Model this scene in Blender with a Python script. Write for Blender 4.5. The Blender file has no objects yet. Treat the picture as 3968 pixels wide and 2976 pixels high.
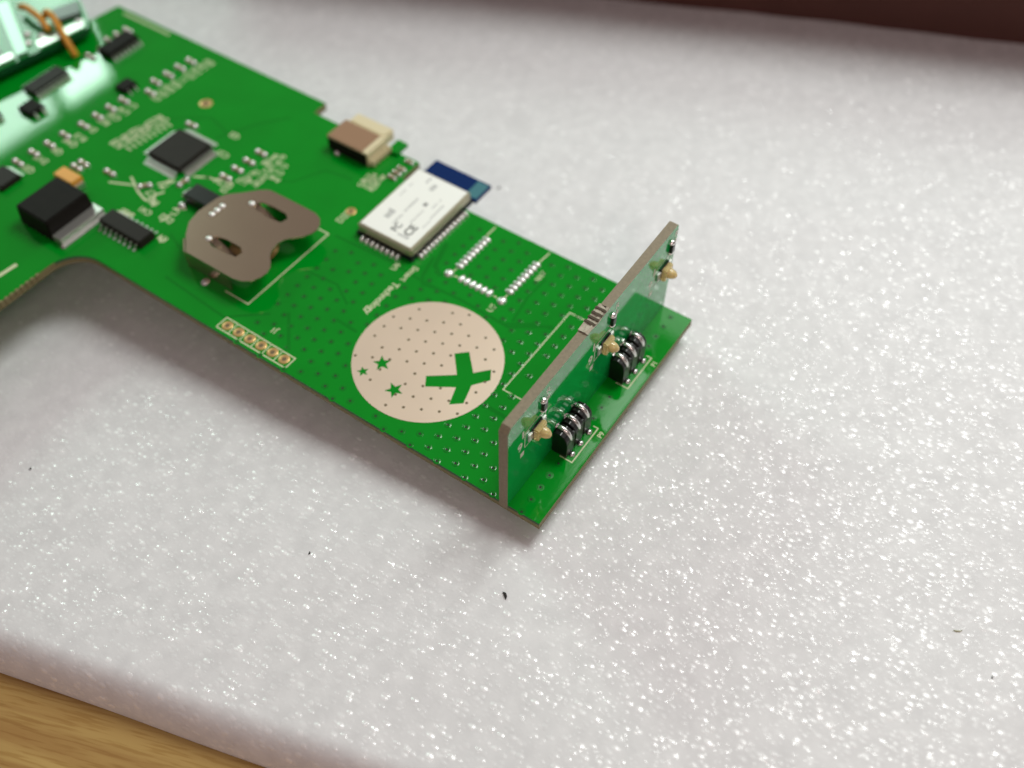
import bpy, bmesh, math, random
from mathutils import Vector, Matrix, noise
random.seed(7)
# ------------------------------------------------------------------ units: 1 unit = 1 mm
S = bpy.context.scene
C = S.collection
S.unit_settings.system = 'METRIC'; S.unit_settings.scale_length = 0.001

# ---- camera (solved from the photograph: board plane z = 0, X across the board, Y along it)
CAM = Vector((-61.195, -35.510, 129.259))
RIGHT = Vector((0.560977, -0.827799, 0.007308)); DOWN = Vector((-0.661796, -0.453749, -0.596772)); FWD = Vector((0.497324, 0.329939, -0.802377))
cd = bpy.data.cameras.new('camera'); cam = bpy.data.objects.new('camera', cd); C.objects.link(cam)
m = Matrix((RIGHT, -DOWN, -FWD)).transposed().to_4x4(); m.translation = CAM; cam.matrix_world = m
cd.sensor_width = 36; cd.lens = 36 * 3855.96 / 3968; cd.clip_start = 5; cd.clip_end = 3000
cd.dof.use_dof = True; cd.dof.focus_distance = 146; cd.dof.aperture_fstop = cd.lens * 0.001 / 3.1
S.camera = cam

# ---- room light: soft grey fill plus ceiling lamps of the room
W = bpy.data.worlds.new('World'); S.world = W; W.use_nodes = True
bg = W.node_tree.nodes['Background']; bg.inputs[0].default_value = (1.0, .82, .78, 1); bg.inputs[1].default_value = .20
def lamp(name, d, dist, sx, sy, power, col, aim=(15, 30, 0)):
    l = bpy.data.lights.new(name, 'AREA'); l.shape = 'RECTANGLE'; l.size = sx; l.size_y = sy; l.energy = power; l.color = col
    o = bpy.data.objects.new(name, l); C.objects.link(o)
    o.location = Vector(aim) + Vector(d).normalized() * dist
    o.rotation_euler = (Vector(aim) - o.location).to_track_quat('-Z', 'Y').to_euler(); return o
lamp('ceiling_lamp', (190, -14, 365), 409, 155, 155, .95e6, (.96, 1, .955), aim=(30, 0, 0))
lamp('ceiling_panel', (480, -60, 350), 597, 420, 340, .86e6, (.96, 1, .965), aim=(30, 0, 0))
lamp('warm_lamp', (-250, -230, 330), 474, 110, 110, .36e6, (1, .74, .70), aim=(10, 10, 0))
def pane(name, x0, x1, z0, z1, y, rad, col):
    l = bpy.data.lights.new(name, 'AREA'); l.shape = 'RECTANGLE'; l.size = x1 - x0; l.size_y = z1 - z0; l.energy = rad * math.pi * (x1 - x0) * (z1 - z0); l.color = col
    o = bpy.data.objects.new(name, l); C.objects.link(o); o.location = ((x0+x1)/2, y, (z0+z1)/2); o.rotation_euler = (-math.pi/2, 0, 0)
pane('window_pane', 375, 432, 300, 516, 800, 17, (.70, 1, .82)); pane('window_pane', 190, 362, 300, 516, 800, 11, (.74, 1, .86))
S.view_settings.view_transform = 'Standard'; S.view_settings.look = 'None'; S.view_settings.exposure = 0; S.view_settings.gamma = 1
S.cycles.use_denoising = True; S.cycles.max_bounces = 8

# ------------------------------------------------------------------ helpers
def mat(name, col, rough=.5, metal=0., spec=.5, coat=0., coat_rough=.1, trans=0., ior=1.5, noise_amt=0., noise_scale=.5, bump=0., bump_scale=2., sss=0.):
    m = bpy.data.materials.new(name); m.use_nodes = True; nt = m.node_tree; b = nt.nodes['Principled BSDF']
    b.inputs['Base Color'].default_value = (*col, 1); b.inputs['Roughness'].default_value = rough; b.inputs['Metallic'].default_value = metal
    b.inputs['Specular IOR Level'].default_value = spec; b.inputs['Coat Weight'].default_value = coat; b.inputs['Coat Roughness'].default_value = coat_rough
    b.inputs['Transmission Weight'].default_value = trans; b.inputs['IOR'].default_value = ior
    if sss: b.inputs['Subsurface Weight'].default_value = sss; b.inputs['Subsurface Scale'].default_value = 1.5
    tc = nt.nodes.new('ShaderNodeTexCoord')
    if noise_amt:
        n = nt.nodes.new('ShaderNodeTexNoise'); n.inputs['Scale'].default_value = noise_scale; n.inputs['Detail'].default_value = 4
        nt.links.new(tc.outputs['Object'], n.inputs['Vector'])
        mx = nt.nodes.new('ShaderNodeMix'); mx.data_type = 'RGBA'
        mx.inputs[6].default_value = (*[c * (1 - noise_amt) for c in col], 1); mx.inputs[7].default_value = (*[min(1, c * (1 + noise_amt)) for c in col], 1)
        nt.links.new(n.outputs['Fac'], mx.inputs[0]); nt.links.new(mx.outputs[2], b.inputs['Base Color'])
    if bump:
        n = nt.nodes.new('ShaderNodeTexNoise'); n.inputs['Scale'].default_value = bump_scale; n.inputs['Detail'].default_value = 3
        nt.links.new(tc.outputs['Object'], n.inputs['Vector'])
        bp = nt.nodes.new('ShaderNodeBump'); bp.inputs['Strength'].default_value = 1; bp.inputs['Distance'].default_value = bump
        nt.links.new(n.outputs['Fac'], bp.inputs['Height']); nt.links.new(bp.outputs[0], b.inputs['Normal'])
    return m
GREEN = mat('solder_mask_green', (.0004, .25, .014), .035, spec=.45, noise_amt=.14, noise_scale=.12, bump=.0015, bump_scale=.9)
GREEN_UP = mat('glossy_green_mask', (.004, .33, .065), .04, spec=.8, noise_amt=.08, noise_scale=.3)
DGREEN = mat('dark_green_trace_gap', (.0004, .20, .012), .06, spec=.45)
MGREEN = mat('mask_over_copper', (.0005, .16, .011), .16, spec=.6)
EDGEG = mat('mask_run_on_edge', (.004, .075, .02), .35)
FR4 = mat('fibreglass_edge', (.20, .17, .075), .65, noise_amt=.25, noise_scale=1.3)
FR4G = mat('fibreglass_edge_grey', (.24, .20, .135), .7, noise_amt=.3, noise_scale=2.2, bump=.03, bump_scale=5)
FR4W = mat('frayed_fibre', (.47, .43, .34), .8, bump=.08, bump_scale=7)
SILK = mat('silkscreen_ink', (.60, .64, .40), .6)
SILKW = mat('silkscreen_ink_white', (.62, .60, .50), .5)
HASL = mat('tinned_pad', (.83, .67, .53), .36, metal=.45, spec=.6, noise_amt=.07, noise_scale=.09, bump=.004, bump_scale=3)
SOLDER = mat('solder', (.76, .75, .73), .27, metal=1, bump=.02, bump_scale=2.5)
GOLD = mat('gold_pad', (.62, .38, .15), .35, metal=.5)
SOLDERB = mat('reflowed_solder', (.86, .85, .83), .40, metal=1)
HOLE = mat('hole_dark', (.012, .02, .008), .8)
HOLEB = mat('hole_brown', (.16, .12, .06), .8)
BLACK = mat('black_epoxy', (.010, .008, .007), .6, spec=.12, noise_amt=.3, noise_scale=.8)
BLACKM = mat('matt_black_epoxy', (.017, .013, .011), .55, spec=.2, noise_amt=.2, noise_scale=.5)
BLACKP = mat('black_plastic', (.006, .006, .006), .28, spec=.5)
LEAD = mat('tin_lead', (.62, .62, .58), .33, metal=.85)
STEEL = mat('brushed_nickel', (.56, .44, .33), .22, metal=.92, noise_amt=.05, noise_scale=.15, bump=.003, bump_scale=6)
SHIELD = mat('shield_can', (.50, .47, .34), .36, metal=.6)
WHITE = mat('paper_label', (.93, .95, .90), .5)
INK = mat('label_ink', (.10, .10, .10), .6)
INKG = mat('label_ink_faint', (.42, .43, .42), .6)
BLUE = mat('blue_mask', (.001, .022, .115), .2, spec=.4)
TEAL = mat('teal_bare_mask', (.06, .20, .23), .3)
CREAM = mat('cream_plastic', (.72, .64, .42), .45)
CAMEL = mat('brown_film', (.33, .20, .12), .3, spec=.6)
AMBER = mat('amber_epoxy', (.93, .74, .34), .14, spec=.6, trans=.45, ior=1.5, sss=0)
ORANGE = mat('orange_insulation', (.62, .27, .02), .5)
TANT = mat('orange_tantalum', (.72, .33, .03), .45)
CERAM = mat('ceramic', (.32, .24, .15), .5)

LOC = {}
def empty(name, loc):
    o = bpy.data.objects.new(name, None); o.empty_display_size = 2; C.objects.link(o); o.location = loc; LOC[o.name] = Vector(loc); return o
def tag(o, label=None, cat=None, group=None, kind=None):
    for k, v in (('label', label), ('category', cat), ('group', group), ('kind', kind)):
        if v: o[k] = v
    return o
def link(name, me, parent=None, loc=(0, 0, 0), rot=None, mats=()):
    if not me.materials:
        for m in mats: me.materials.append(m)
    o = bpy.data.objects.new(name, me); C.objects.link(o)
    w = Vector(loc); LOC[o.name] = w
    if parent is not None:
        o.parent = parent; o.location = w - LOC[parent.name]
    else: o.location = w
    if rot: o.rotation_euler = rot
    return o
def mesh(bm, name='m', smooth=False):
    me = bpy.data.meshes.new(name); bm.normal_update(); bm.to_mesh(me); bm.free()
    if smooth:
        for p in me.polygons: p.use_smooth = True
    return me
def box(bm, x0, x1, y0, y1, z0, z1, mi=0, taper=0.):
    t = taper
    v = [bm.verts.new(c) for c in ((x0, y0, z0), (x1, y0, z0), (x1, y1, z0), (x0, y1, z0), (x0+t, y0+t, z1), (x1-t, y0+t, z1), (x1-t, y1-t, z1), (x0+t, y1-t, z1))]
    for f in ((3, 2, 1, 0), (4, 5, 6, 7), (0, 1, 5, 4), (1, 2, 6, 5), (2, 3, 7, 6), (3, 0, 4, 7)):
        q = bm.faces.new([v[i] for i in f]); q.material_index = mi
    return v
def bbox(x0, x1, y0, y1, z0, z1, bev=.1, taper=0., seg=2):
    bm = bmesh.new(); box(bm, x0, x1, y0, y1, z0, z1, 0, taper)
    if bev: bmesh.ops.bevel(bm, geom=list(bm.edges), offset=bev, segments=seg, affect='EDGES')
    return mesh(bm)
def prism(pts, z0, z1, mats_fn=None, levels=()):
    """outline (ccw) extruded; mats_fn(normal, level) -> material index"""
    bm = bmesh.new(); zs = [z1] + list(levels) + [z0]
    rings = [[bm.verts.new((x, y, z)) for x, y in pts] for z in zs]
    f = bm.faces.new(rings[0]); f.material_index = 0
    f = bm.faces.new(list(reversed(rings[-1]))); f.material_index = 0
    n = len(pts)
    for k in range(len(zs) - 1):
        for i in range(n):
            j = (i + 1) % n
            q = bm.faces.new((rings[k][i], rings[k+1][i], rings[k+1][j], rings[k][j])); q.normal_update()
            q.material_index = mats_fn(q.normal, k) if mats_fn else 1
    return mesh(bm)
def curve2d(loops, thick=0.):
    """filled flat shape with holes -> mesh"""
    cu = bpy.data.curves.new('c', 'CURVE'); cu.dimensions = '2D'; cu.fill_mode = 'BOTH'; cu.extrude = thick
    for L in loops:
        sp = cu.splines.new('POLY'); sp.points.add(len(L) - 1); sp.use_cyclic_u = True
        for p, q in zip(sp.points, L): p.co = (q[0], q[1], 0, 1)
    o = bpy.data.objects.new('c', cu); C.objects.link(o)
    dg = bpy.context.evaluated_depsgraph_get(); me = bpy.data.meshes.new_from_object(o.evaluated_get(dg)); bpy.data.objects.remove(o)
    return me
def text_mesh(s, size, space=1.):
    cu = bpy.data.curves.new('t', 'FONT'); cu.body = s; cu.size = size; cu.align_x = 'CENTER'; cu.align_y = 'CENTER'; cu.space_character = space; cu.offset = size * .022
    o = bpy.data.objects.new('t', cu); C.objects.link(o)
    dg = bpy.context.evaluated_depsgraph_get(); me = bpy.data.meshes.new_from_object(o.evaluated_get(dg)); bpy.data.objects.remove(o)
    return me
def strip(bm, pts, w, z=0., mi=0):
    """flat polyline with mitred joints"""
    P = [Vector((a, b)) for a, b in pts]; L = []
    for i, p in enumerate(P):
        d0 = (P[i] - P[i-1]).normalized() if i else (P[1] - P[0]).normalized()
        d1 = (P[i+1] - P[i]).normalized() if i < len(P) - 1 else d0
        n = (Vector((-d0.y, d0.x)) + Vector((-d1.y, d1.x))).normalized()
        c = max(.3, n.dot(Vector((-d0.y, d0.x)))); L.append((p + n * w / 2 / c, p - n * w / 2 / c))
    vs = [(bm.verts.new((*a, z)), bm.verts.new((*b, z))) for a, b in L]
    for (a, b), (c, d) in zip(vs, vs[1:]):
        f = bm.faces.new((a, b, d, c)); f.material_index = mi
        f.normal_update()
        if f.normal.z < 0: f.normal_flip()
def lathe(prof, seg=12, mis=None, close=True):
    bm = bmesh.new(); rings = []
    for r, z in prof:
        rings.append([bm.verts.new((r*math.cos(a), r*math.sin(a), z)) for a in [2*math.pi*i/seg for i in range(seg)]])
    for k in range(len(prof) - 1):
        for i in range(seg):
            j = (i + 1) % seg
            f = bm.faces.new((rings[k][i], rings[k][j], rings[k+1][j], rings[k+1][i])); f.material_index = mis[k] if mis else 0
    f = bm.faces.new(rings[-1]); f.material_index = mis[-1] if mis else 0
    return mesh(bm, smooth=True)
def dome(rx, ry, h, seg=12, rings=4):
    me = lathe([(math.cos(t), math.sin(t)) for t in [math.pi/2*k/rings*.97 for k in range(rings+1)]], seg)
    for v in me.vertices: v.co = (v.co.x*rx, v.co.y*ry, v.co.z*h)
    return me
def tube(pts, r, seg=10, closed_ends=True):
    bm = bmesh.new(); P = [Vector(p) for p in pts]; rs = []
    up = Vector((0, 0, 1))
    for i, p in enumerate(P):
        d = (P[min(i+1, len(P)-1)] - P[max(i-1, 0)]).normalized()
        a = d.cross(up); a = a.normalized() if a.length > .05 else Vector((1, 0, 0)); b = a.cross(d)
        rr = r[i] if isinstance(r, (list, tuple)) else r
        rs.append([bm.verts.new(p + (a*math.cos(t) + b*math.sin(t))*rr) for t in [2*math.pi*k/seg for k in range(seg)]])
    for A, B in zip(rs, rs[1:]):
        for i in range(seg):
            bm.faces.new((A[i], A[(i+1) % seg], B[(i+1) % seg], B[i]))
    bm.faces.new(list(reversed(rs[0]))); bm.faces.new(rs[-1])
    bmesh.ops.recalc_face_normals(bm, faces=bm.faces)
    return mesh(bm, smooth=True)
def smooth_path(pts, n=8):
    P = [Vector(p) for p in pts]; out = []
    for i in range(len(P) - 1):
        a, b, c, d = P[max(i-1, 0)], P[i], P[i+1], P[min(i+2, len(P)-1)]
        for k in range(n):
            t = k / n; out.append(.5*((2*b) + (c-a)*t + (2*a-5*b+4*c-d)*t*t + (3*b-3*c+d-a)*t**3))
    return out + [P[-1]]

# ------------------------------------------------------------------ the bench and the foam sheet
def grainwood():
    m = bpy.data.materials.new('pale_wood'); m.use_nodes = True; nt = m.node_tree; b = nt.nodes['Principled BSDF']; L = nt.links
    tc = nt.nodes.new('ShaderNodeTexCoord'); m0 = nt.nodes.new('ShaderNodeMapping'); m0.inputs['Rotation'].default_value = (0, 0, math.radians(71)); L.new(tc.outputs['Object'], m0.inputs[0])
    mp = nt.nodes.new('ShaderNodeMapping'); mp.inputs['Scale'].default_value = (.05, .8, 1); L.new(m0.outputs[0], mp.inputs[0])
    n1 = nt.nodes.new('ShaderNodeTexNoise'); n1.inputs['Scale'].default_value = .35; n1.inputs['Detail'].default_value = 6; n1.inputs['Distortion'].default_value = .4; L.new(mp.outputs[0], n1.inputs['Vector'])
    n2 = nt.nodes.new('ShaderNodeTexNoise'); n2.inputs['Scale'].default_value = 2.6; n2.inputs['Detail'].default_value = 5; L.new(mp.outputs[0], n2.inputs['Vector'])
    r1 = nt.nodes.new('ShaderNodeValToRGB'); r1.color_ramp.elements[0].position = .36; r1.color_ramp.elements[0].color = (.36, .195, .055, 1); r1.color_ramp.elements[1].position = .56; r1.color_ramp.elements[1].color = (.50, .325, .105, 1)
    L.new(n1.outputs['Fac'], r1.inputs[0])
    r2 = nt.nodes.new('ShaderNodeValToRGB'); r2.color_ramp.elements[0].position = .40; r2.color_ramp.elements[0].color = (.80, .72, .58, 1); r2.color_ramp.elements[1].position = .5; r2.color_ramp.elements[1].color = (1, 1, 1, 1)
    L.new(n2.outputs['Fac'], r2.inputs[0])
    mx = nt.nodes.new('ShaderNodeMix'); mx.data_type = 'RGBA'; mx.blend_type = 'MULTIPLY'; mx.inputs[0].default_value = .8
    L.new(r1.outputs[0], mx.inputs[6]); L.new(r2.outputs[0], mx.inputs[7]); L.new(mx.outputs[2], b.inputs['Base Color'])
    b.inputs['Roughness'].default_value = .5
    return m
TILT = .085                                                                          # the board leans on its tip: bench and foam slope away under it
E_ = Vector((.2626, -.9649)); N_ = Vector((.9649, .2626)); F0 = Vector((-51.9, 31.9))   # foam's front edge: direction, inward normal, a point on it
TABLE_Z = -11.0
bm = bmesh.new(); q = [(-600, -600), (600, -600), (600, 600), (-600, 600)]
box(bm, -500, 500, -500, 500, -25, 0)
tbl = link('wooden_table', mesh(bm), loc=(0, 0, TABLE_Z), rot=(-math.atan(TILT), 0, 0), mats=[grainwood()])
tag(tbl, 'pale brown wooden table top under the white foam, seen at the lower left corner', 'table')

def foam_mat():
    m = bpy.data.materials.new('white_foam'); m.use_nodes = True; nt = m.node_tree; b = nt.nodes['Principled BSDF']; L = nt.links
    N = nt.nodes.new
    tc = N('ShaderNodeTexCoord')
    b.inputs['Base Color'].default_value = (.80, .80, .795, 1); b.inputs['Roughness'].default_value = .6; b.inputs['Specular IOR Level'].default_value = .25
    # slight random blotches of tone
    n0 = N('ShaderNodeTexNoise'); n0.inputs['Scale'].default_value = .35; n0.inputs['Detail'].default_value = 5; L.new(tc.outputs['Object'], n0.inputs['Vector'])
    cr = N('ShaderNodeValToRGB'); cr.color_ramp.elements[0].position = .3; cr.color_ramp.elements[0].color = (.70, .695, .71, 1); cr.color_ramp.elements[1].position = .7; cr.color_ramp.elements[1].color = (.79, .785, .80, 1)
    L.new(n0.outputs['Fac'], cr.inputs[0]); L.new(cr.outputs[0], b.inputs['Base Color'])
    # bubbles of the cell skin, each of its own height
    def bubbles(scale, dist, seedoff, pw):
        mp = N('ShaderNodeMapping'); mp.inputs['Location'].default_value = (seedoff, seedoff*1.7, 0); mp.inputs['Scale'].default_value = (1, .72, 1); mp.inputs['Rotation'].default_value = (0, 0, seedoff); L.new(tc.outputs['Object'], mp.inputs[0])
        v = N('ShaderNodeTexVoronoi'); v.inputs['Scale'].default_value = scale; L.new(mp.outputs[0], v.inputs['Vector'])
        mr = N('ShaderNodeMapRange'); mr.inputs[1].default_value = 0; mr.inputs[2].default_value = .5; mr.inputs[3].default_value = 1; mr.inputs[4].default_value = 0; L.new(v.outputs['Distance'], mr.inputs[0])
        s = N('ShaderNodeSeparateColor'); L.new(v.outputs['Color'], s.inputs[0])
        p = N('ShaderNodeMath'); p.operation = 'POWER'; p.inputs[1].default_value = pw; L.new(s.outputs[0], p.inputs[0])
        sq = N('ShaderNodeMath'); sq.operation = 'POWER'; sq.inputs[1].default_value = .7; L.new(mr.outputs[0], sq.inputs[0])
        mu = N('ShaderNodeMath'); mu.operation = 'MULTIPLY'; L.new(p.outputs[0], mu.inputs[0]); L.new(sq.outputs[0], mu.inputs[1])
        sc = N('ShaderNodeMath'); sc.operation = 'MULTIPLY'; sc.inputs[1].default_value = dist; L.new(mu.outputs[0], sc.inputs[0])
        return sc, s
    a, sa = bubbles(1.0, .27, 3.1, .9); c, scol = bubbles(1.7, .12, 8.4, 1.2)
    ad = N('ShaderNodeMath'); ad.operation = 'ADD'; L.new(a.outputs[0], ad.inputs[0]); L.new(c.outputs[0], ad.inputs[1])
    bp = N('ShaderNodeBump'); bp.inputs['Strength'].default_value = 1; bp.inputs['Distance'].default_value = 1.; L.new(ad.outputs[0], bp.inputs['Height'])
    bs = N('ShaderNodeBump'); bs.inputs['Strength'].default_value = .13; bs.inputs['Distance'].default_value = 1.; L.new(ad.outputs[0], bs.inputs['Height'])
    L.new(bs.outputs[0], b.inputs['Normal'])
    g = N('ShaderNodeBsdfGlossy'); gr = N('ShaderNodeMapRange'); gr.inputs[3].default_value = .14; gr.inputs[4].default_value = .40; L.new(sa.outputs[2], gr.inputs[0]); L.new(gr.outputs[0], g.inputs['Roughness']); L.new(bp.outputs[0], g.inputs['Normal'])
    mk = N('ShaderNodeMapRange'); mk.inputs[1].default_value = .01; mk.inputs[2].default_value = .12; L.new(ad.outputs[0], mk.inputs[0])
    mx = N('ShaderNodeAddShader')
    pw = N('ShaderNodeMath'); pw.operation = 'POWER'; pw.inputs[1].default_value = 2.2; L.new(sa.outputs[1], pw.inputs[0])
    fc = N('ShaderNodeMapRange'); fc.inputs[3].default_value = .03; fc.inputs[4].default_value = .26; L.new(pw.outputs[0], fc.inputs[0])
    fm = N('ShaderNodeMath'); fm.operation = 'MULTIPLY'; L.new(fc.outputs[0], fm.inputs[0]); L.new(mk.outputs[0], fm.inputs[1]); L.new(fm.outputs[0], g.inputs['Color'])
    out = nt.nodes['Material Output']; L.new(b.outputs[0], mx.inputs[0]); L.new(g.outputs[0], mx.inputs[1]); L.new(mx.outputs[0], out.inputs[0])
    return m
def foam_top(x, y):
    z = -4.4 - TILT * y
    z += .9 * noise.noise(Vector((x*.018, y*.018, 4))) + .25 * noise.noise(Vector((x*.07, y*.07, 1)))
    return z - .15
def build_foam():
    bm = bmesh.new(); ROLL = 5.; ss = []
    for k in range(19):                                    # bulging front edge, from the table up
        a = math.pi/2 * k / 18; ss.append((ROLL*(1 - math.cos(a)), math.sin(a) ** 1.35))
    s = ss[-1][0]
    while s < 195: s += 2.2; ss.append((s, 1.))
    ts = [-330 + 2.6*i for i in range(260)]
    rows = []
    for s, f in ss:
        row = []
        for t in ts:
            p = F0 + N_ * s + E_ * t
            w = .35 * noise.noise(Vector((t*.03, 0, 7))) * (1 - min(1, s/10))
            p = p + N_ * w
            zt = foam_top(p.x, p.y)
            tz = TABLE_Z - TILT * p.y; z = tz + (zt - tz) * (.03 + .97*f) if f < 1 else zt
            row.append(bm.verts.new((p.x, p.y, z)))
        rows.append(row)
    for A, B in zip(rows, rows[1:]):
        for i in range(len(ts) - 1): bm.faces.new((A[i], A[i+1], B[i+1], B[i]))
    # back and underside
    base = [bm.verts.new((v.co.x, v.co.y, TABLE_Z - TILT * v.co.y + .02)) for v in rows[-1]]
    for i in range(len(ts) - 1): bm.faces.new((rows[-1][i], rows[-1][i+1], base[i+1], base[i]))
    return mesh(bm, smooth=True)
foam = link('foam_sheet', build_foam(), mats=[foam_mat()])
tag(foam, 'thick white packing foam sheet with glittering cell skin under the green board', 'foam sheet')

# dark reddish thing past the foam's far side, out of focus
bx = bbox(-3, 45, -170, 170, 0, 46, bev=4, seg=3)
BC = Vector((146, 20)); dr = Vector((.385, -.923))
cb = link('storage_box', bx, loc=(153.5, 22, TABLE_Z - TILT * 22 + .1), rot=(-math.atan(TILT), 0, math.atan2(-.958, .285) + math.pi/2), mats=[mat('dark_red_brown_card', (.085, .028, .020), .8, noise_amt=.3, noise_scale=.05)])
link('shade_lid', bbox(-11, 50, -175, 175, 41, 47, bev=2, seg=2), cb, mats=[cb.data.materials[0]]).location = (0, 0, 0)  # overhanging plate added out of view to cast shade on the far foam
tag(cb, 'dark reddish brown box, very blurred, at the far edge of the foam', 'box')

# ------------------------------------------------------------------ main circuit board
T = 1.6
OUT = [(0, 0), (47.6, 0), (47.6, 62.4), (53.0, 62.4), (53.0, 89.2), (56.6, 89.2), (56.6, 150), (49, 150.8), (49, 182), (-60, 182), (-60, 100.6), (-6.6, 99.8)]
for k in range(1, 10):                                     # inner fillet
    a = math.radians(95 - k*9.5); OUT.append((-6.2 + 6.2*math.cos(a) , 93.6 + 6.2*math.sin(a)))
OUT.append((0, 93.4))
board = empty('circuit_board', (0, 0, -T))
tag(board, 'large green circuit board with silver star disc and chips lying on white foam', 'circuit board')
def side(n, k):
    if n.x < -.3: return 2 if k == 0 else 1
    return 1
sub = link('board_panel', prism(OUT, -T, 0, side, levels=(-.55,)), board, mats=[GREEN, FR4, EDGEG])

def silk(name, me, loc, rot=0., m=SILK, parent=board, z=.012):
    return link(name, me, parent, (loc[0], loc[1], z), (0, 0, rot), [m])
def text(s, x, y, size, rot=0., m=SILK, z=.014, space=1.):
    return silk('lettering', text_mesh(s, size, space), (x, y), rot, m, z=z)

# buried copper gaps showing as darker lines
for pts, w in (([(28.6, 63), (29.2, 51), (28.6, 43), (28.9, 35), (28.5, 25), (32.9, 18.7)], .55), ([(28.6, 26), (31.3, 22), (32.6, 18)], .5), ([(41.3, 25.6), (36, 25.9), (29.9, 25)], .5),
               ([(9.98, 57.6), (3.75, 52.1)], .6), ([(13, 19.0), (12.7, 7.4)], .7), ([(13.4, 50.1), (13.2, 45.3)], .6), ([(34.5, 45.1), (29.6, 43.9), (28.1, 42.8), (28.5, 40.6)], .6),
               ([(38.5, 45.2), (32.9, 43.6), (31.4, 41.2)], .9), ([(19, 62), (19.6, 55), (17, 50.5)], .5), ([(30, 88), (35, 79), (41, 76), (42, 70)], .5), ([(36, 100), (44, 96), (49, 92)], .6),
               ([(12, 88), (10.4, 84)], .5), ([(35, 112), (40, 105), (38, 98)], .5), ([(4, 81), (3, 66), (8, 60)], .5)):
    bm = bmesh.new(); strip(bm, pts, w); tz = .004 + .0009 * len(LOC) % .006; link('trace', mesh(bm), board, (0, 0, tz), mats=[DGREEN])

# vias: ring of tinned copper under the mask with a dark hole
def via_mesh():
    return lathe([(.60, .003), (.48, .05), (.34, .05), (.20, .012)], 12, [0, 1, 0, 2])
DX, DY, DR = 15.23, 31.84, 12.587
vm = via_mesh(); hm = lathe([(.26, .0), (.17, .012)], 10, [0, 0])
vm.materials.append(MGREEN); vm.materials.append(GREEN); vm.materials.append(HOLE)
vias = []; holes = []
STEP = 2.6
for i in range(0, 38):
    x = .25 + 1.27*i
    for j in range(0, 13):
        y = 3.27 + (STEP if i % 2 else 0) + 2*STEP*j
        if x > 47 or y > 61.5: continue
        d = math.hypot(x - DX, y - DY)
        if d < DR - .35: holes.append((x, y)); continue
        if d < DR + .2: continue
        if 3.0 < y < 4 and (10.8 < x < 20.5 or 27.5 < x < 37): continue
        if 5 < y < 7.6: continue
        if x > 31 and 27.5 < y < 41.5 and (x < 34.2 or y < 30.2 or y > 38.6): continue
        if x > 28 and y > 44.5: continue
        if .4 < x < 3.6 and y > 49: continue
        if 16 < x < 32 and 45.2 < y < 47.6: continue
        if random.random() < .06 and y > 15: continue
        vias.append((y, x, y))
vias.sort()
for _, x, y in vias[:290]:
    o = link('via', vm, board, (x, y, 0), (0, 0, random.random()*6)); o.scale = (1, 1, .03 if y < 5 else 1 if y < 22 and x < 30 else .45)

# big tinned disc with cross and three stars left open
CROSS = [(18.69, 29.01), (20.4, 27.2), (17.19, 24.1), (19.42, 22.07), (17.52, 20.92), (14.97, 22.86), (11.32, 21.85), (9.86, 23.63), (13.24, 24.72), (10.53, 28.9), (12.32, 30.08), (15.36, 26.08)]
def star(c, tips):
    c = Vector(c); r = sum((Vector(t) - c).length for t in tips) / 5; a0 = math.atan2(tips[0][1]-c.y, tips[0][0]-c.x)
    out = []
    for k in range(10):
        rr = r if k % 2 == 0 else r*.42; a = a0 - k*math.pi/5
        out.append((c.x + rr*math.cos(a), c.y + rr*math.sin(a)))
    return out
stars = [star((10.35, 37.6), [(11.7, 38.72), (11.58, 36.74), (9.59, 36.08), (8.69, 37.3), (9.83, 39.0)]),
         star((7.25, 39.12), [(8.07, 39.98), (7.95, 38.61), (6.74, 38.12), (6.19, 38.78), (7.25, 40.17)]),
         star((7.2, 32.6), [(8.18, 34.19), (8.48, 31.67), (6.94, 31.06), (5.93, 31.96), (6.58, 34.08)])]
circ = [(DX + DR*math.cos(2*math.pi*k/128), DY + DR*math.sin(2*math.pi*k/128)) for k in range(128)]
disc = link('silver_disc', curve2d([circ, CROSS] + stars, .012), board, (0, 0, .03), mats=[HASL]); tag(disc, 'round pale silver pad with open cross and three stars')
hm.materials.append(HOLEB)
def inside(p, poly):
    c = False
    for (x1, y1), (x2, y2) in zip(poly, poly[1:] + poly[:1]):
        if (y1 > p[1]) != (y2 > p[1]) and p[0] < (x2-x1)*(p[1]-y1)/(y2-y1) + x1: c = not c
    return c
for x, y in holes:
    if inside((x, y), CROSS) or any(math.hypot(x-s[0][0], y-s[0][1]) < .6 for s in stars) or any(inside((x, y), s) for s in stars): continue
    if random.random() < .12: continue
    link('drill_hole', hm, board, (x, y, .046))

# row of six open pads near the edge
pad = lathe([(1.0, 0), (.98, .03), (.5, .03), (.42, -.0), (.38, .004)], 20, [0, 0, 0, 1, 1]); pad.materials.append(GOLD); pad.materials.append(HOLEB)
bm = bmesh.new()
Y0 = 64.15
strip(bm, [(.7, 65.55), (3.2, 65.45), (3.05, 50.0), (.62, 50.05), (.7, 65.55)], .24)
for k in range(1, 6): strip(bm, [(.72, Y0 + 1.27 - 2.54*k), (3.1, Y0 + 1.27 - 2.54*k)], .2)
link('pad_row_outline', mesh(bm), board, (0, 0, .012), mats=[SILK])
for k in range(6): link('pad', pad, board, (1.93, Y0 - 2.54*k, 0))
text('J1', 5.6, 57.0, 1.5, math.pi/2)

# silk box beside the upright board
bm = bmesh.new(); strip(bm, [(17.2, 14.2), (17.2, 18.2), (37.1, 18.0), (37.1, 14.2)], .22)
bmx = bmesh.new(); strip(bmx, [(17.2, 7.2), (17.2, 18.2), (37.1, 18.0), (37.1, 7.2)], .24); bm.free()
link('connector_outline', mesh(bmx), board, (0, 0, .012), mats=[SILK])
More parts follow.
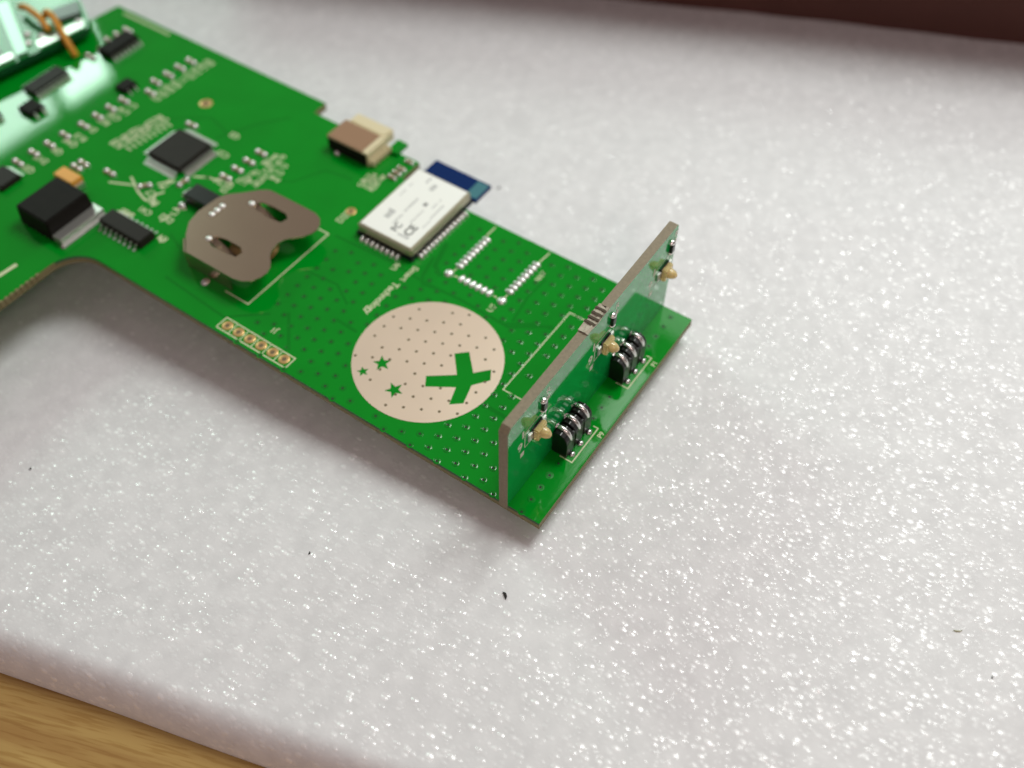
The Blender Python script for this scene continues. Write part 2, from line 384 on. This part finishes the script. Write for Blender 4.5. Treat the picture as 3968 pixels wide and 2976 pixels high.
# lettering along the module
text('Technology', 21.5, 46.6, 1.9, math.pi, space=.96); text('Smart', 28.7, 46.1, 1.7, math.pi)
text('U6', 28.7, 49.2, 1.5, 0)
# ------------------------------------------------------------------ open module footprint with solder bumps
bump = dome(.92, .56, .52, 16, 5); bump.materials.append(SOLDERB); bumpx = dome(.55, .92, .52, 16, 5); bumpx.materials.append(SOLDERB)
bumpL = dome(.92, .85, .62, 16, 5); bumpL.materials.append(SOLDERB)
for k in range(8):
    link('solder_bump', bumpx, board, (35.23 + 1.147*k, 39.85 - .02*k, .0))
    link('solder_bump', bumpx, board, (35.2 + 1.147*k, 29.15 - .04*k, .0))
for k in range(6): link('solder_bump', bump, board, (32.95, 31.82 + 1.19*k, 0))
link('solder_bump', bumpL, board, (32.7, 40.4, 0)); link('solder_bump', bumpL, board, (32.65, 29.05, 0))
bm = bmesh.new(); strip(bm, [(44, 40.3), (46.9, 40.25)], .28); strip(bm, [(43.9, 28.8), (47, 28.5)], .28); strip(bm, [(33.6, 40.1), (34.5, 40.0)], .24); strip(bm, [(33.6, 29.1), (34.4, 29.1)], .24)
strip(bm, [(32.9, 38.5), (32.8, 39.4)], .24); strip(bm, [(32.9, 31.0), (32.8, 30.1)], .24)
link('footprint_outline', mesh(bm), board, (0, 0, .012), mats=[SILK])
text('ANT', 41.2, 26.7, 1.4, 0); text('U5', 30.4, 29.6, 1.5, 0)

# ------------------------------------------------------------------ wireless module
bm = bmesh.new(); box(bm, 31.1, 49.8, 47.3, 60.0, .05, .75); mod = link('wireless_module', mesh(bm), board, mats=[mat('shaded_blue_mask', (.006, .009, .014), .3)])  # module board coloured near black to carry the shade along its sides
bm = bmesh.new(); box(bm, 49.8, 54.8, 46.7, 59.6, .05, .85); box(bm, 50.2, 54.5, 46.95, 49.4, .85, .86, 1); link('antenna_board', mesh(bm), mod, mats=[BLUE, TEAL])
link('shield_can', bbox(31.3, 49.5, 47.5, 59.75, .85, 2.7, bev=.28, seg=3), mod, mats=[SHIELD])
link('label', bbox(31.85, 49.1, 48.0, 59.35, 2.7, 2.74, bev=0), mod, mats=[WHITE])
def ink(me, x, y, m=INK, rot=0): link('print', me, mod, (x, y, 2.752), (0, 0, rot), [m])
ink(text_mesh('CE', 2.3), 35.3, 50.6); ink(text_mesh('FC', 1.9), 34.6, 53.2)
for x, y, w, h, mm in ((40.6, 54.6, 4.2, .42, INKG), (42.2, 52.6, 1.0, 1.0, INK), (41.3, 49.6, 5.2, .35, INKG), (38.6, 51.9, 4.6, .3, INKG), (36.4, 54.4, 3, .35, INKG), (36.7, 56.6, 2.4, 1.5, INKG), (46.9, 54.1, 2.4, 1.1, INKG),
                      (47.7, 55.9, 1.6, .5, INKG), (43.4, 57.9, 4.0, .25, INKG), (43.2, 50.9, 3.4, .3, INKG), (33.5, 51.0, .7, 2.4, INKG), (38.3, 49.3, 2.6, .25, INKG)):
    bm = bmesh.new()
    n = max(2, int(max(w, h) / .5))
    for k in range(n):
        if random.random() < .12: continue
        if w >= h: box(bm, -w/2 + w*k/n, -w/2 + w*(k+.68)/n, -h/2, h/2 * random.uniform(.4, 1), 0, .008)
        else: box(bm, -w/2, w/2*random.uniform(.3, 1), -h/2 + h*k/n, -h/2 + h*(k+.68)/n, 0, .008)
    o_ = link('fine_print', mesh(bm), mod, (x, y, 2.744), mats=[mm]); o_['kind'] = 'stuff'
cast = bbox(-.38, .38, -.5, .42, 0, .8, bev=.22, seg=2); cast.materials.append(SOLDER)
castd = dome(.47, .85, .85, 14, 5); castd.materials.append(SOLDERB)
for k in range(13): link('solder_joint', castd, mod, (33.0 + 1.1*k, 46.95 - .02*k, .0)); 
for k in range(13): link('solder_joint', castd, mod, (33.0 + 1.1*k, 60.1, .06))
for k in range(8): link('solder_joint', castd, mod, (30.6, 50.1 + 1.15*k, .0), (0, 0, math.pi/2))

# ------------------------------------------------------------------ coin cell holder (empty)
PLATE = [(8.0, 78.5), (11.0, 81.6), (13.6, 83.4), (16.5, 84.0), (21.0, 83.6), (22.6, 82.9), (24.6, 80.8), (26.8, 78.8), (27.9, 77.2), (28.0, 73.2), (28.05, 68.5), (28.0, 66.3), (27.4, 64.8), (26.2, 63.8), (24.9, 63.4),
         (23.6, 63.6), (22.4, 64.3), (21.3, 65.4), (20.0, 66.4), (18.6, 66.85), (16.8, 66.6), (15.5, 65.9), (14.6, 64.9), (13.6, 64.1), (12.3, 63.65), (10.8, 63.8), (9.4, 64.5), (8.4, 65.8), (8.0, 67.6), (8.0, 71.3), (8.0, 74.8)]
SL1 = [(23.3, 77.0), (24.7, 76.2), (25.0, 73.5), (24.9, 70.6), (24.1, 69.5), (22.7, 69.9), (22.3, 72.5), (22.6, 75.9)]
SL2 = [(12.1, 77.1), (13.7, 76.9), (14.2, 75), (14.2, 71.6), (13.4, 70.4), (12.0, 70.6), (11.5, 73.5), (11.6, 76.0)]
def plate():
    me = curve2d([PLATE, SL1, SL2], .14)
    return me
hold = link('coin_cell_holder', plate(), board, (0, 0, 4.05), mats=[STEEL]); tag(hold, 'empty bent metal coin cell clip with two slots')
def wall(a, b, z0, z1, th=.28):
    a, b = Vector(a), Vector(b); d = (b-a).normalized(); n = Vector((-d.y, d.x)) * th
    bm = bmesh.new(); P = [a, b, b+n, a+n]
    lo = [bm.verts.new((p.x, p.y, z0)) for p in P]; hi = [bm.verts.new((p.x, p.y, z1)) for p in P]
    for i in range(4): bm.faces.new((lo[i], lo[(i+1) % 4], hi[(i+1) % 4], hi[i]))
    bm.faces.new(hi); bm.faces.new(lo[::-1]); bmesh.ops.recalc_face_normals(bm, faces=bm.faces); return mesh(bm)
for a, b in (((8.15, 69.0), (8.15, 79.0)), ((27.8, 78.2), (27.8, 68.0)), ((10.4, 81.3), (8.15, 79.0)), ((20.6, 83.5), (16.6, 83.9))):
    link('side_wall', wall(b, a, .05, 3.92), hold, mats=[STEEL])
def tongue():
    bm = bmesh.new(); prof = [(77.0, 4.0), (75.5, 3.3), (73.6, 2.3), (71.8, 1.7), (70.9, 2.0)]
    vs = [[bm.verts.new((x, y, z)) for x in (-.75, .75)] for y, z in prof]
    for A, B in zip(vs, vs[1:]): bm.faces.new((A[0], A[1], B[1], B[0]))
    r = bmesh.ops.solidify(bm, geom=list(bm.faces), thickness=.2); return mesh(bm, smooth=True)
tg = tongue(); tg.materials.append(STEEL)
for x in (12.9, 23.6): link('spring_tongue', tg, hold, (x, 0, 0))
rib = dome(.62, .6, .34, 12, 4); rib.materials.append(SOLDERB)
for x in (17.3, 18.6, 19.9): link('raised_dimple', rib, hold, (x, 81.4, 4.15))
for x, y in ((12.6, 77.6), (23.4, 77.5)): link('raised_dimple', rib, hold, (x, y, 4.13))
link('contact_pad', lathe([(4.4, 0), (4.4, .03)], 40), hold, (18, 73, .004), mats=[GOLD])
link('solder_joint', dome(.95, .8, .55, 14, 5), hold, (7.0, 74.2, .0), mats=[SOLDER])
link('solder_joint', dome(.95, .8, .55, 14, 5), hold, (28.6, 74.2, .0), mats=[SOLDER])
bm = bmesh.new(); strip(bm, [(7.45, 70.0), (7.45, 64.6), (28.2, 64.3), (28.2, 67.2)], .28); link('holder_outline', mesh(bm), board, (0, 0, .012), mats=[SILK])

# ------------------------------------------------------------------ chips
def gull(w=.42, out=1.2, h=.8):
    """gull-wing lead pointing to -x from the body side"""
    bm = bmesh.new(); prof = [(0, h), (-.35*out, h), (-.5*out, .12), (-out, .05)]
    th = .16
    up = [[bm.verts.new((x, y, z + th)) for y in (-w/2, w/2)] for x, z in prof]; dn = [[bm.verts.new((x, y, z)) for y in (-w/2, w/2)] for x, z in prof]
    for k in range(3):
        bm.faces.new((up[k][0], up[k][1], up[k+1][1], up[k+1][0])); bm.faces.new((dn[k][1], dn[k][0], dn[k+1][0], dn[k+1][1]))
        for s in (0, 1):
            f = (up[k][s], up[k+1][s], dn[k+1][s], dn[k][s]); bm.faces.new(f if s == 0 else f[::-1])
    bm.faces.new((up[3][0], up[3][1], dn[3][1], dn[3][0])); bmesh.ops.recalc_face_normals(bm, faces=bm.faces)
    me = mesh(bm); me.materials.append(LEAD); return me
GUL = gull(); GULS = gull(.3, 1.0, .6)
def chip(name, x0, x1, y0, y1, h, n, axis, pitch=1.27, m=BLACKM, g=GUL, label=None):
    o = link(name, bbox(x0, x1, y0, y1, .1, h, bev=.09, taper=.12), board, mats=[m])
    if label: tag(o, label)
    for k in range(n):
        t = (k - (n-1)/2) * pitch
        if axis == 'x':
            link('lead', g, o, ((x0+x1)/2 + t, y0 + .05, 0), (0, 0, math.pi/2)); link('lead', g, o, ((x0+x1)/2 + t, y1 - .05, 0), (0, 0, -math.pi/2))
        else:
            link('lead', g, o, (x0 + .05, (y0+y1)/2 + t, 0)); link('lead', g, o, (x1 - .05, (y0+y1)/2 + t, 0), (0, 0, math.pi))
    return o
chip('logic_chip', 6.2, 9.8, 89.2, 99.9, 1.75, 8, 'y', label='black sixteen pin chip beside the large power transistor')
chip('logic_chip', 41.6, 49.8, 135.6, 139.4, 1.8, 7, 'x', 1.18, BLACK, label='black chip nearest the far corner of the board')
chip('driver_chip', 24.2, 33.2, 138.9, 142.6, 1.3, 8, 'x', 1.1, BLACKM, label='black chip greyed by the window reflection')
chip('driver_chip', 2.0, 6.5, 121.6, 126.6, 1.2, 5, 'y', .8, BLACKM, GULS)
chip('small_chip', 35.2, 38.8, 124.6, 127.6, 1.2, 2, 'x', 1.6, BLACK, GULS)
chip('small_chip', 19.3, 23.0, 134.2, 138.2, 1.3, 2, 'x', 1.9, BLACK, label='small black chip with wide lead at the edge of the window reflection')
chip('driver_chip', 8.0, 16.5, 139.5, 143.5, 1.4, 7, 'x', 1.1, BLACKM)
# microcontroller
mcu = link('microcontroller', bbox(24.4, 33.1, 97.9, 106.5, .2, 1.45, bev=.08, taper=.12), board, mats=[BLACKM]); tag(mcu, 'square black chip with fine leads on all four sides')
bm = bmesh.new(); g4 = []
for s in range(4):
    for k in range(16):
        t = (k - 7.5) * .5; rot = Matrix.Rotation(s*math.pi/2, 4, 'Z')
        for a, b, c, d in ((-5.0, -4.25, .45, .6), (-5.35, -4.95, .12, .55), (-5.95, -5.25, .03, .15)):
            v = box(bm, a, b, t-.13, t+.13, c, d)
            for q in v: q.co = rot @ q.co
    for q in box(bm, -6.1, -5.1, -4.0, 4.0, .0, .028): q.co = rot @ q.co
fine = link('fine_leads', mesh(bm), mcu, (28.75, 102.2, 0), mats=[LEAD]); fine['kind'] = 'stuff'
# power transistor with metal tab
pt = link('power_transistor', bbox(-1.5, 8.6, 103.4, 112.2, .1, 4.5, bev=.25, taper=.35), board, mats=[BLACK]); tag(pt, 'large black block with wide metal tab')
link('metal_tab', bbox(-1.2, 8.8, 101.3, 104.2, .05, 1.5, bev=.12), pt, mats=[LEAD])
link('solder_fillet', bbox(-1.7, 8.9, 100.6, 101.6, .0, .35, bev=.14), pt, mats=[SOLDER])
for x in (.8, 6.2): link('lead', bbox(x, x+1.2, 112, 114.5, .1, .6, bev=.05), pt, mats=[LEAD])
tc_ = link('tantalum_capacitor', bbox(9.6, 12.2, 110.6, 115.6, .1, 2.2, bev=.12), board, mats=[TANT])
link('terminal', bbox(9.9, 11.9, 110.0, 110.65, .05, 1.3, bev=.05), tc_, mats=[LEAD]); link('terminal', bbox(9.9, 11.9, 115.55, 116.2, .05, 1.3, bev=.05), tc_, mats=[LEAD])
dd = link('diode', bbox(19.3, 23.2, 84.8, 91.6, .1, 2.25, bev=.12, taper=.15), board, mats=[BLACKP])
link('terminal', bbox(20.3, 22.2, 91.5, 92.7, .05, 1.1, bev=.08), dd, mats=[LEAD]); link('solder_joint', dome(1.1, .9, .6), dd, (21.2, 92.9, 0), mats=[SOLDER])
link('solder_joint', dome(.9, .9, .7), board, (18.4, 91.4, 0), mats=[SOLDER])

# edge connector for cables
cn = link('cable_connector', bbox(46.4, 52.4, 69.6, 79.6, .1, 3.2, bev=.15), board, mats=[CREAM]); tag(cn, 'cream cable connector with brown glossy top')
link('top_film', bbox(46.3, 52.0, 70.9, 79.5, 3.2, 3.35, bev=.05), cn, mats=[CAMEL])
link('dark_side', bbox(46.25, 46.38, 69.9, 79.4, .2, 2.8, bev=0), cn, mats=[BLACK])
link('rear_lip', bbox(52.4, 55.4, 70.2, 79.2, .5, 3.0, bev=.3), cn, mats=[CREAM])
link('bracket', bbox(51.8, 55.4, 66.9, 69.4, .1, .9, bev=.1), cn, mats=[GREEN])
link('solder_joint', dome(.8, .7, .7), cn, (46.2, 77.2, 0), mats=[SOLDER])
pin = bbox(-.4, .4, -.7, .7, 0, 1.5, bev=.25); pin.materials.append(CREAM)
for k in range(5): link('contact', pin, cn, (47.2 + 1.18*k, 69.1, .1))
for x, y in ((46.6, 64.07), (48.05, 64.06), (49.45, 64.04), (51.9, 64.0)):
    r = link('resistor', bbox(x-.4, x+.4, y-.8, y+.8, .05, .5, bev=.08), board, mats=[CERAM])
    for d in (-.75, .75): link('solder_joint', dome(.5, .42, .55), r, (x, y+d, 0), mats=[SOLDER])

# ------------------------------------------------------------------ small parts and silk marks
jt = dome(.72, .66, .75, 12, 4); jt.materials.append(SOLDER)
rb = bbox(-.42, .42, -.85, .85, .05, .5, bev=.08, seg=1); rb.materials.append(CERAM)
def resistor(x, y, rot=0., mark=True):
    o = link('resistor', rb, board, (x, y, 0), (0, 0, rot))
    for d in (-.9, .9):
        c = link('solder_joint', jt, o, (x, y, 0)); c.location = (0, d, 0)
    return o
for x, y in ((50.9, 121.6), (48.0, 121.9), (44.9, 122.1), (41.7, 122.5), (38.6, 120.9)): resistor(x, y)
for x, y in ((33.7, 123.4), (30.5, 123.7), (27.2, 123.9), (23.7, 124.1), (19.6, 124.8), (16, 125.1), (12.6, 125.6), (9, 125.9)): resistor(x, y)
for x, y in ((37.6, 89.3), (34.4, 89.5), (31.5, 89.8), (28.6, 90.1)): resistor(x, y)
for x, y, r in ((16.0, 115.4, 0), (14.4, 115.6, 0), (36.0, 106.5, .1), (17, 109.2, 0), (23, 95.8, 1.5), (18.2, 101, .8), (43, 140, 0), (46.2, 141.6, .1), (48.6, 141.2, 0), (39.9, 140.4, 0), (51, 140.9, 0)):
    resistor(x, y, r)
# dense silk marks (component names, outlines) by the small parts
DES = ['R', 'C', 'D', 'Q', 'L']
def desig(x, y, size=1.3, rot=0.): text(random.choice(DES) + str(random.randint(1, 48)), x, y, size, rot)
for k in range(9): desig(53 - 1.85*k, 118.3 + .1*k, 1.7, math.pi/2); 
for x, y in ((33.7, 121.3), (31.5, 121.1), (27, 121.9), (24, 122.1), (21, 122.0), (18.8, 122.4), (15.6, 122.5), (12.3, 123.2), (9, 123.3), (29.2, 121.4)): desig(x, y, 1.9, math.pi/2)
for x, y in ((37.8, 86.6), (36.0, 86.2), (34.6, 85.2), (33, 86.4), (31.4, 86.8), (37.5, 83.9), (35.6, 83.2), (33.8, 82.4), (29.6, 86.9), (32.2, 84.2), (38.6, 85.2), (30.6, 84.8)): desig(x, y, 1.6, random.choice((0, math.pi/2)))
for k in range(10): desig(23.6 + 1.18*k, 114.6 - .18*k, 1.9, math.pi/2)
bm = bmesh.new()
for k in range(9): strip(bm, [(24 + 1.2*k, 112.6 - .15*k), (24 + 1.2*k, 110.9 - .15*k)], .35)
for p in ([(15.2, 107.6), (17.2, 103.2)], [(18.6, 105.2), (16.5, 101.2), (15.6, 98.2)], [(20, 99.6), (22.6, 97.6)], [(15.2, 96.0), (17.6, 97.8), (19.2, 96.9)], [(26.6, 93.6), (27.2, 91.2), (28.9, 90.2), (27.9, 88.0)], [(25.4, 95.6), (27.0, 92.6)], [(10.6, 100.4), (11.4, 97.2)], [(13.2, 91.8), (15.4, 91.4)], [(16.9, 92.3), (18.2, 90.2)], [(9.4, 87.8), (10.4, 88.9)]):
    b_ = bmesh.new(); strip(b_, p, .42); link('marking_line', mesh(b_), board, (0, 0, .012), mats=[SILK])
b_ = bmesh.new(); strip(b_, [(-14, 105.2), (-8.8, 104.7)], .8); link('marking_line', mesh(b_), board, (0, 0, .012), mats=[SILK])
tm = link('tick_marks', mesh(bm), board, (0, 0, .012), mats=[SILK]); tm['kind'] = 'stuff'
for x, y in ((16.2, 96.9), (14.4, 91.4), (17.6, 98.7), (20.9, 98.1), (26.9, 88.0), (17.0, 91.2), (11.3, 98.4), (10.4, 88.2), (27.2, 90.0), (33.3, 95.5), (38.6, 97.4), (13.6, 96.1)): desig(x, y, 1.8, random.choice((0, math.pi/2)))
for x, y in ((42.4, 66.4), (44.0, 66.6), (42.2, 67.8), (43.8, 68.0), (45.0, 65.6), (42.6, 65.2), (44.4, 67.3)): desig(x, y, 1.5, 0)
desig(33.2, 64.8, 1.9, 0); link('pad', pad, board, (35.1, 64.7, 0))
text('2019-08-22 V1.2', 55.6, 139.5, 1.4, math.pi/2) if False else None
bm = bmesh.new()
for k in range(18): strip(bm, [(55.3, 132.6 + .8*k), (55.3, 133.15 + .8*k)], .7)
link('edge_lettering', mesh(bm), board, (0, 0, .012), mats=[SILK])
tp = lathe([(1.35, 0), (1.3, .03), (.8, .03), (.7, .004)], 20, [0, 0, 0, 1]); tp.materials.append(GOLD); tp.materials.append(HOLEB)
link('mounting_hole', tp, board, (42.7, 109.2, 0))
# castellated edge of the side arm
cst = bbox(-.32, .32, -.35, .12, -1.5, .03, bev=.05, seg=1); cst.materials.append(FR4)
for k in range(22): link('edge_contact', cst, board, (-8.4 - 1.1*k, 100.0 + .012*k, 0))

# ------------------------------------------------------------------ right-angle pin headers
def header(x0, label, txt):
    o = link('pin_header', mesh(bmesh.new()), board) if False else None
    bm = bmesh.new()
    for k in range(3):
        x = x0 + 2.54*k
        prof = [(2.8, .05), (5.5, .05), (5.5, 4.7), (5.1, 5.05), (4.2, 5.15), (3.4, 4.8), (2.95, 4.2), (2.8, 3.4)]
        A = [bm.verts.new((x - 1.12, yy, zz)) for yy, zz in prof]; B = [bm.verts.new((x + 1.02, yy, zz)) for yy, zz in prof]
        bm.faces.new(A); bm.faces.new(B[::-1])
        for q in range(8): bm.faces.new((A[q], B[q], B[(q+1) % 8], A[(q+1) % 8]))
        bmesh.ops.recalc_face_normals(bm, faces=bm.faces)
    for k in range(2):
        x = x0 + 2.54*k; box(bm, x + .95, x + 1.46, 2.95, 5.3, .05, 4.3)
    bmesh.ops.bevel(bm, geom=[e for e in bm.edges], offset=.08, segments=1, affect='EDGES')
    hb = link('pin_header', mesh(bm), board, mats=[BLACKP]); tag(hb, label)
    for k in range(3):
        x = x0 + 2.54*k + random.uniform(-.08, .08); j = random.uniform(-.15, .15)
        path = smooth_path([(x, 5.62, 5.0 + j), (x, 5.1, 5.28 + j*.5), (x, 4.4, 5.3), (x, 3.65, 4.95), (x, 3.15, 4.3), (x, 2.98, 3.7)], 5)
        bmm = tube(path, [.31 + .09*math.sin(math.pi*i/(len(path)-1)) for i in range(len(path))], 12); link('pin', bmm, hb, mats=[SOLDER])
        # spiky solder where the pin meets the upright board
        b2 = bmesh.new()
        bmesh.ops.create_icosphere(b2, subdivisions=2, radius=.5)
        for v in b2.verts: v.co = v.co * random.choice((.75, .9, 1.05, 1.5)); v.co.y *= .55
        link('solder_joint', mesh(b2), hb, (x - .05, 5.45, 5.2 + j), mats=[SOLDER])
        link('solder_joint', dome(.62, .5, .5, 12, 4), hb, (x - .05, 2.42, 0), mats=[SOLDER])
    bm = bmesh.new(); a, b = x0 - 1.25, x0 + 6.4
    strip(bm, [(a, 3.9), (a, 1.68), (b, 1.62), (b, 2.5)], .2); link('header_outline', mesh(bm), board, (0, 0, .012), mats=[SILK])
    text(txt, x0 + 5.6, .62, 1.15, 0)
    return hb
header(12.95, 'black three pin header near the close end of the upright board', 'P9')
header(29.95, 'black three pin header near the far end of the upright board', 'P1')

# ------------------------------------------------------------------ upright board
UY0, UY1, UH, UW = 5.59, 7.12, 19.45, 47.62
up = empty('upright_board', (UW/2, (UY0+UY1)/2, -1.2))
tag(up, 'narrow upright green circuit board with three amber lights across the large board', 'circuit board')
def upright():
    # face outline in XZ, ccw seen from -Y
    pts = [(-.05, -1.25), (2.2, -1.25), (2.2, .02), (UW - 2, .02), (UW - 2, -1.25), (UW + .02, -1.25), (UW + .02, UH - .35), (UW - .35, UH), (.75, UH), (-.05, UH - .85)]
    bm = bmesh.new(); a = [bm.verts.new((x, UY0, z)) for x, z in pts]; b = [bm.verts.new((x, UY1, z)) for x, z in pts]
    f = bm.faces.new(a); f.material_index = 0; f = bm.faces.new(b[::-1]); f.material_index = 0
    n = len(pts)
    for i in range(n):
        f = bm.faces.new((a[i], b[i], b[(i+1) % n], a[(i+1) % n])); f.material_index = 1
    bmesh.ops.recalc_face_normals(bm, faces=bm.faces)
    return mesh(bm)
link('board_panel', upright(), up, mats=[GREEN_UP, FR4G])
# break-off tab remains on the top edge
tabm = bmesh.new(); box(tabm, 20.1, 26.1, UY0 - .02, UY1 + .1, UH, UH + .14)
r = bmesh.ops.subdivide_edges(tabm, edges=list(tabm.edges), cuts=6, use_grid_fill=True)
for v in tabm.verts:
    if v.co.z > UH + .1: v.co.z += random.uniform(-.1, .22); v.co.y += random.uniform(-.12, .12)
link('snapped_tab', mesh(tabm), up, mats=[FR4W])
for x in (22.1, 23.1, 24.1, 25.15):
    bmn = bmesh.new(); box(bmn, -.2, .2, UY0 - .05, UY1 + .22, 0, .12)
    bmesh.ops.subdivide_edges(bmn, edges=list(bmn.edges), cuts=2, use_grid_fill=True)
    for v in bmn.verts: v.co.x += random.uniform(-.07, .07)
    link('drill_notch', mesh(bmn), up, (x, 0, UH + .27), mats=[mat('notch_brown', (.07, .052, .03), .8)])
FY = UY0 - .012
def face_strip(loops, w, name='marking_lines'):
    bm = bmesh.new()
    for L in loops: strip(bm, L, w)
    me = mesh(bm); o = link(name, me, up, (0, FY, 0), (math.pi/2, 0, 0), [SILKW]); return o
def face_text(s, x, z, size, rot=0):
    o = link('lettering', text_mesh(s, size), up, (x, FY, z), (math.pi/2, rot, 0), [SILKW]); return o
def face_poly(pts, m, name='pad', d=.02):
    bm = bmesh.new(); a = [bm.verts.new((x, FY - d, z)) for x, z in pts]; bm.faces.new(a)
    b = [bm.verts.new((x, FY, z)) for x, z in pts]
    for i in range(len(pts)): bm.faces.new((a[i], b[i], b[(i+1) % len(pts)], a[(i+1) % len(pts)]))
    bmesh.ops.recalc_face_normals(bm, faces=bm.faces)
    return link(name, mesh(bm), up, mats=[m])
def led(x, where):
    # flat body with a round lens pointing away from the upright board
    ld = link('light_emitting_diode', bbox(x - 1.25, x + 1.25, UY0 - 1.15, UY0 - .28, 10.55, 13.0, bev=.18, seg=2), up, mats=[AMBER]); tag(ld, 'amber clear diode ' + where)
    L = dome(.88, .88, 1.45, 20, 8); link('lens', L, ld, (x + .05, UY0 - 1.1, 11.75), (math.pi/2, 0, 0), [AMBER])
    link('gap_shade', bbox(x - 1.3, x + 1.35, UY0 - .3, UY0 - .02, 10.5, 13.05, bev=.04, seg=1), ld, mats=[BLACKP])  # black slab standing in for the shaded gap behind the diode
    for dx in (-1, 1):
        link('terminal', bbox(x + dx*1.75 - .5, x + dx*1.75 + .5, UY0 - .35, UY0 - .02, 11.0, 12.7, bev=.1), ld, mats=[LEAD])
    face_strip([[(x - 2.9, 10.3), (x + 2.45, 10.3), (x + 2.45, 13.9), (x - 2.9, 13.9), (x - 2.9, 10.3)]], .16)
    face_poly([(x - 3.6, 13.3), (x - 3.2, 13.3), (x - 3.2, 15.0), (x - 3.6, 15.0)], SILKW, 'polarity_mark'); face_poly([(x - 4.0, 8.9), (x - 3.1, 8.9), (x - 3.1, 9.9), (x - 4.0, 9.9)], SILKW, 'polarity_mark')
    face_text('9', x - 4.1, 11.7, 2.5)
    # series resistor above it
    rr = link('resistor', bbox(x + 1.05, x + 2.1, UY0 - .55, UY0 - .02, 14.8, 16.5, bev=.08), up, mats=[BLACKP])
    for z in (14.65, 16.7): link('solder_joint', dome(.62, .5, .6, 12, 4), rr, (x + 1.58, UY0 - .02, z), (math.pi/2, 0, 0), [SOLDER])
    face_text('R', x + 2.9, 17.6, 1.7); face_text('8', x + 3.0, 15.9, 1.6)
led(7.1, 'nearest the close end of the upright board'); led(26.0, 'in the middle of the upright board'); led(44.3, 'at the far end of the upright board')

# ------------------------------------------------------------------ second board raised over the far end and its wires
RZ = 3.2
rbrd = empty('raised_board', (20, 160, 1.7)); tag(rbrd, 'green circuit board raised above the far end of the large board at the top left', 'circuit board')
link('board_panel', prism([(-50, 161), (24, 148), (44.3, 144.5), (46.7, 147), (50, 153.2), (62, 176), (-50, 200)], 1.7, RZ), rbrd, mats=[mat('duller_mask', (.002, .19, .03), .16, spec=.22), EDGEG])
def slab(name, pts, z0, z1, m): return link(name, prism(pts, z0, z1), rbrd, mats=[m, m])
slab('solder_strip', [(33.4, 146.9), (43.8, 145.1), (45.8, 147.4), (34.4, 149.2)], RZ, RZ + .35, LEAD)
slab('display_frame', [(41.6, 150.6), (46.2, 148.6), (48.9, 152.4), (43.6, 154.5)], RZ, RZ + 1.2, mat('grey_frame', (.09, .11, .10), .35))
slab('slanted_strip', [(28.6, 148.0), (31.0, 147.5), (40.6, 165.4), (38.4, 167)], RZ, RZ + .8, mat('satin_green', (.30, .42, .34), .35, metal=.6))  # narrow grey-green strip laid slantwise on the raised board
slab('flat_cable', [(18, 151), (26.6, 149.2), (33, 163), (22, 166)], RZ, RZ + .5, mat('grey_green_frame', (.10, .12, .08), .35))
slab('cable_end', [(16, 150.4), (28.0, 148.1), (28.7, 149.9), (17, 152.3)], RZ, RZ + .7, LEAD)
for x, y in ((33.2, 150.4), (36.4, 149.9), (35.2, 153.0), (44.5, 147.6), (21, 151.2), (24, 150.6)): link('solder_joint', dome(.9, .8, .8), rbrd, (x, y, RZ), mats=[SOLDERB])
for pts, lab in (([(40.0, 160.3, 4.6), (39.9, 158.0, 5.4), (39.4, 153.6, 5.2), (38.7, 151.0, 4.8), (38.2, 149.3, 4.0)], 'thick orange wire lying on the raised board, farther from the large chip'),
                 ([(41.0, 153.8, 4.2), (41.0, 152.4, 5.8), (40.4, 149.6, 5.8), (39.4, 147.0, 4.8), (38.5, 144.6, 3.2), (38.2, 143.2, 1.4), (38.2, 142.8, .5)], 'orange wire dropping from the raised board onto the large board')):
    o = link('orange_wire', tube(smooth_path(pts, 6), .72, 10), mats=[ORANGE]); tag(o, lab, 'wire', 'orange wires at the raised board')

# ------------------------------------------------------------------ specks of dirt on the foam
def speck(x, y, s, label, el=1., rot=0., col=(.02, .018, .015)):
    bm = bmesh.new(); bmesh.ops.create_icosphere(bm, subdivisions=2, radius=s)
    for v in bm.verts: v.co = Vector((v.co.x*el, v.co.y*.5, v.co.z*.5)) * random.uniform(.8, 1.2); v.co.y += .25*v.co.x**2/s/el
    o = link('dirt_speck', mesh(bm), loc=(x, y, foam_top(x, y) + s*.35), rot=(0, 0, rot), mats=[mat('dirt', col, .8)]); tag(o, label, 'speck', 'specks of dirt on the foam'); return o
speck(-10.4, -1.1, .42, 'curved black speck on the foam in front of the board corner', 1.5, .9)
speck(-20.5, 27.8, .22, 'tiny dark speck on the foam below the middle of the long board edge', 1.2, .3)
speck(-33.35, 78.2, .25, 'tiny dark speck on the foam near the left side of the photo', 1.3, .2)
speck(64.1, 51.3, .42, 'grey speck on the foam beside the blue antenna board', 1.0, .5, (.12, .12, .12))
speck(18.6, -56.5, .2, 'faint olive fibre on the foam at the lower right', 3.0, -1., (.40, .40, .25))
speck(14.5, -62.4, .2, 'tiny black speck on the foam at the lower right', 1., 0)
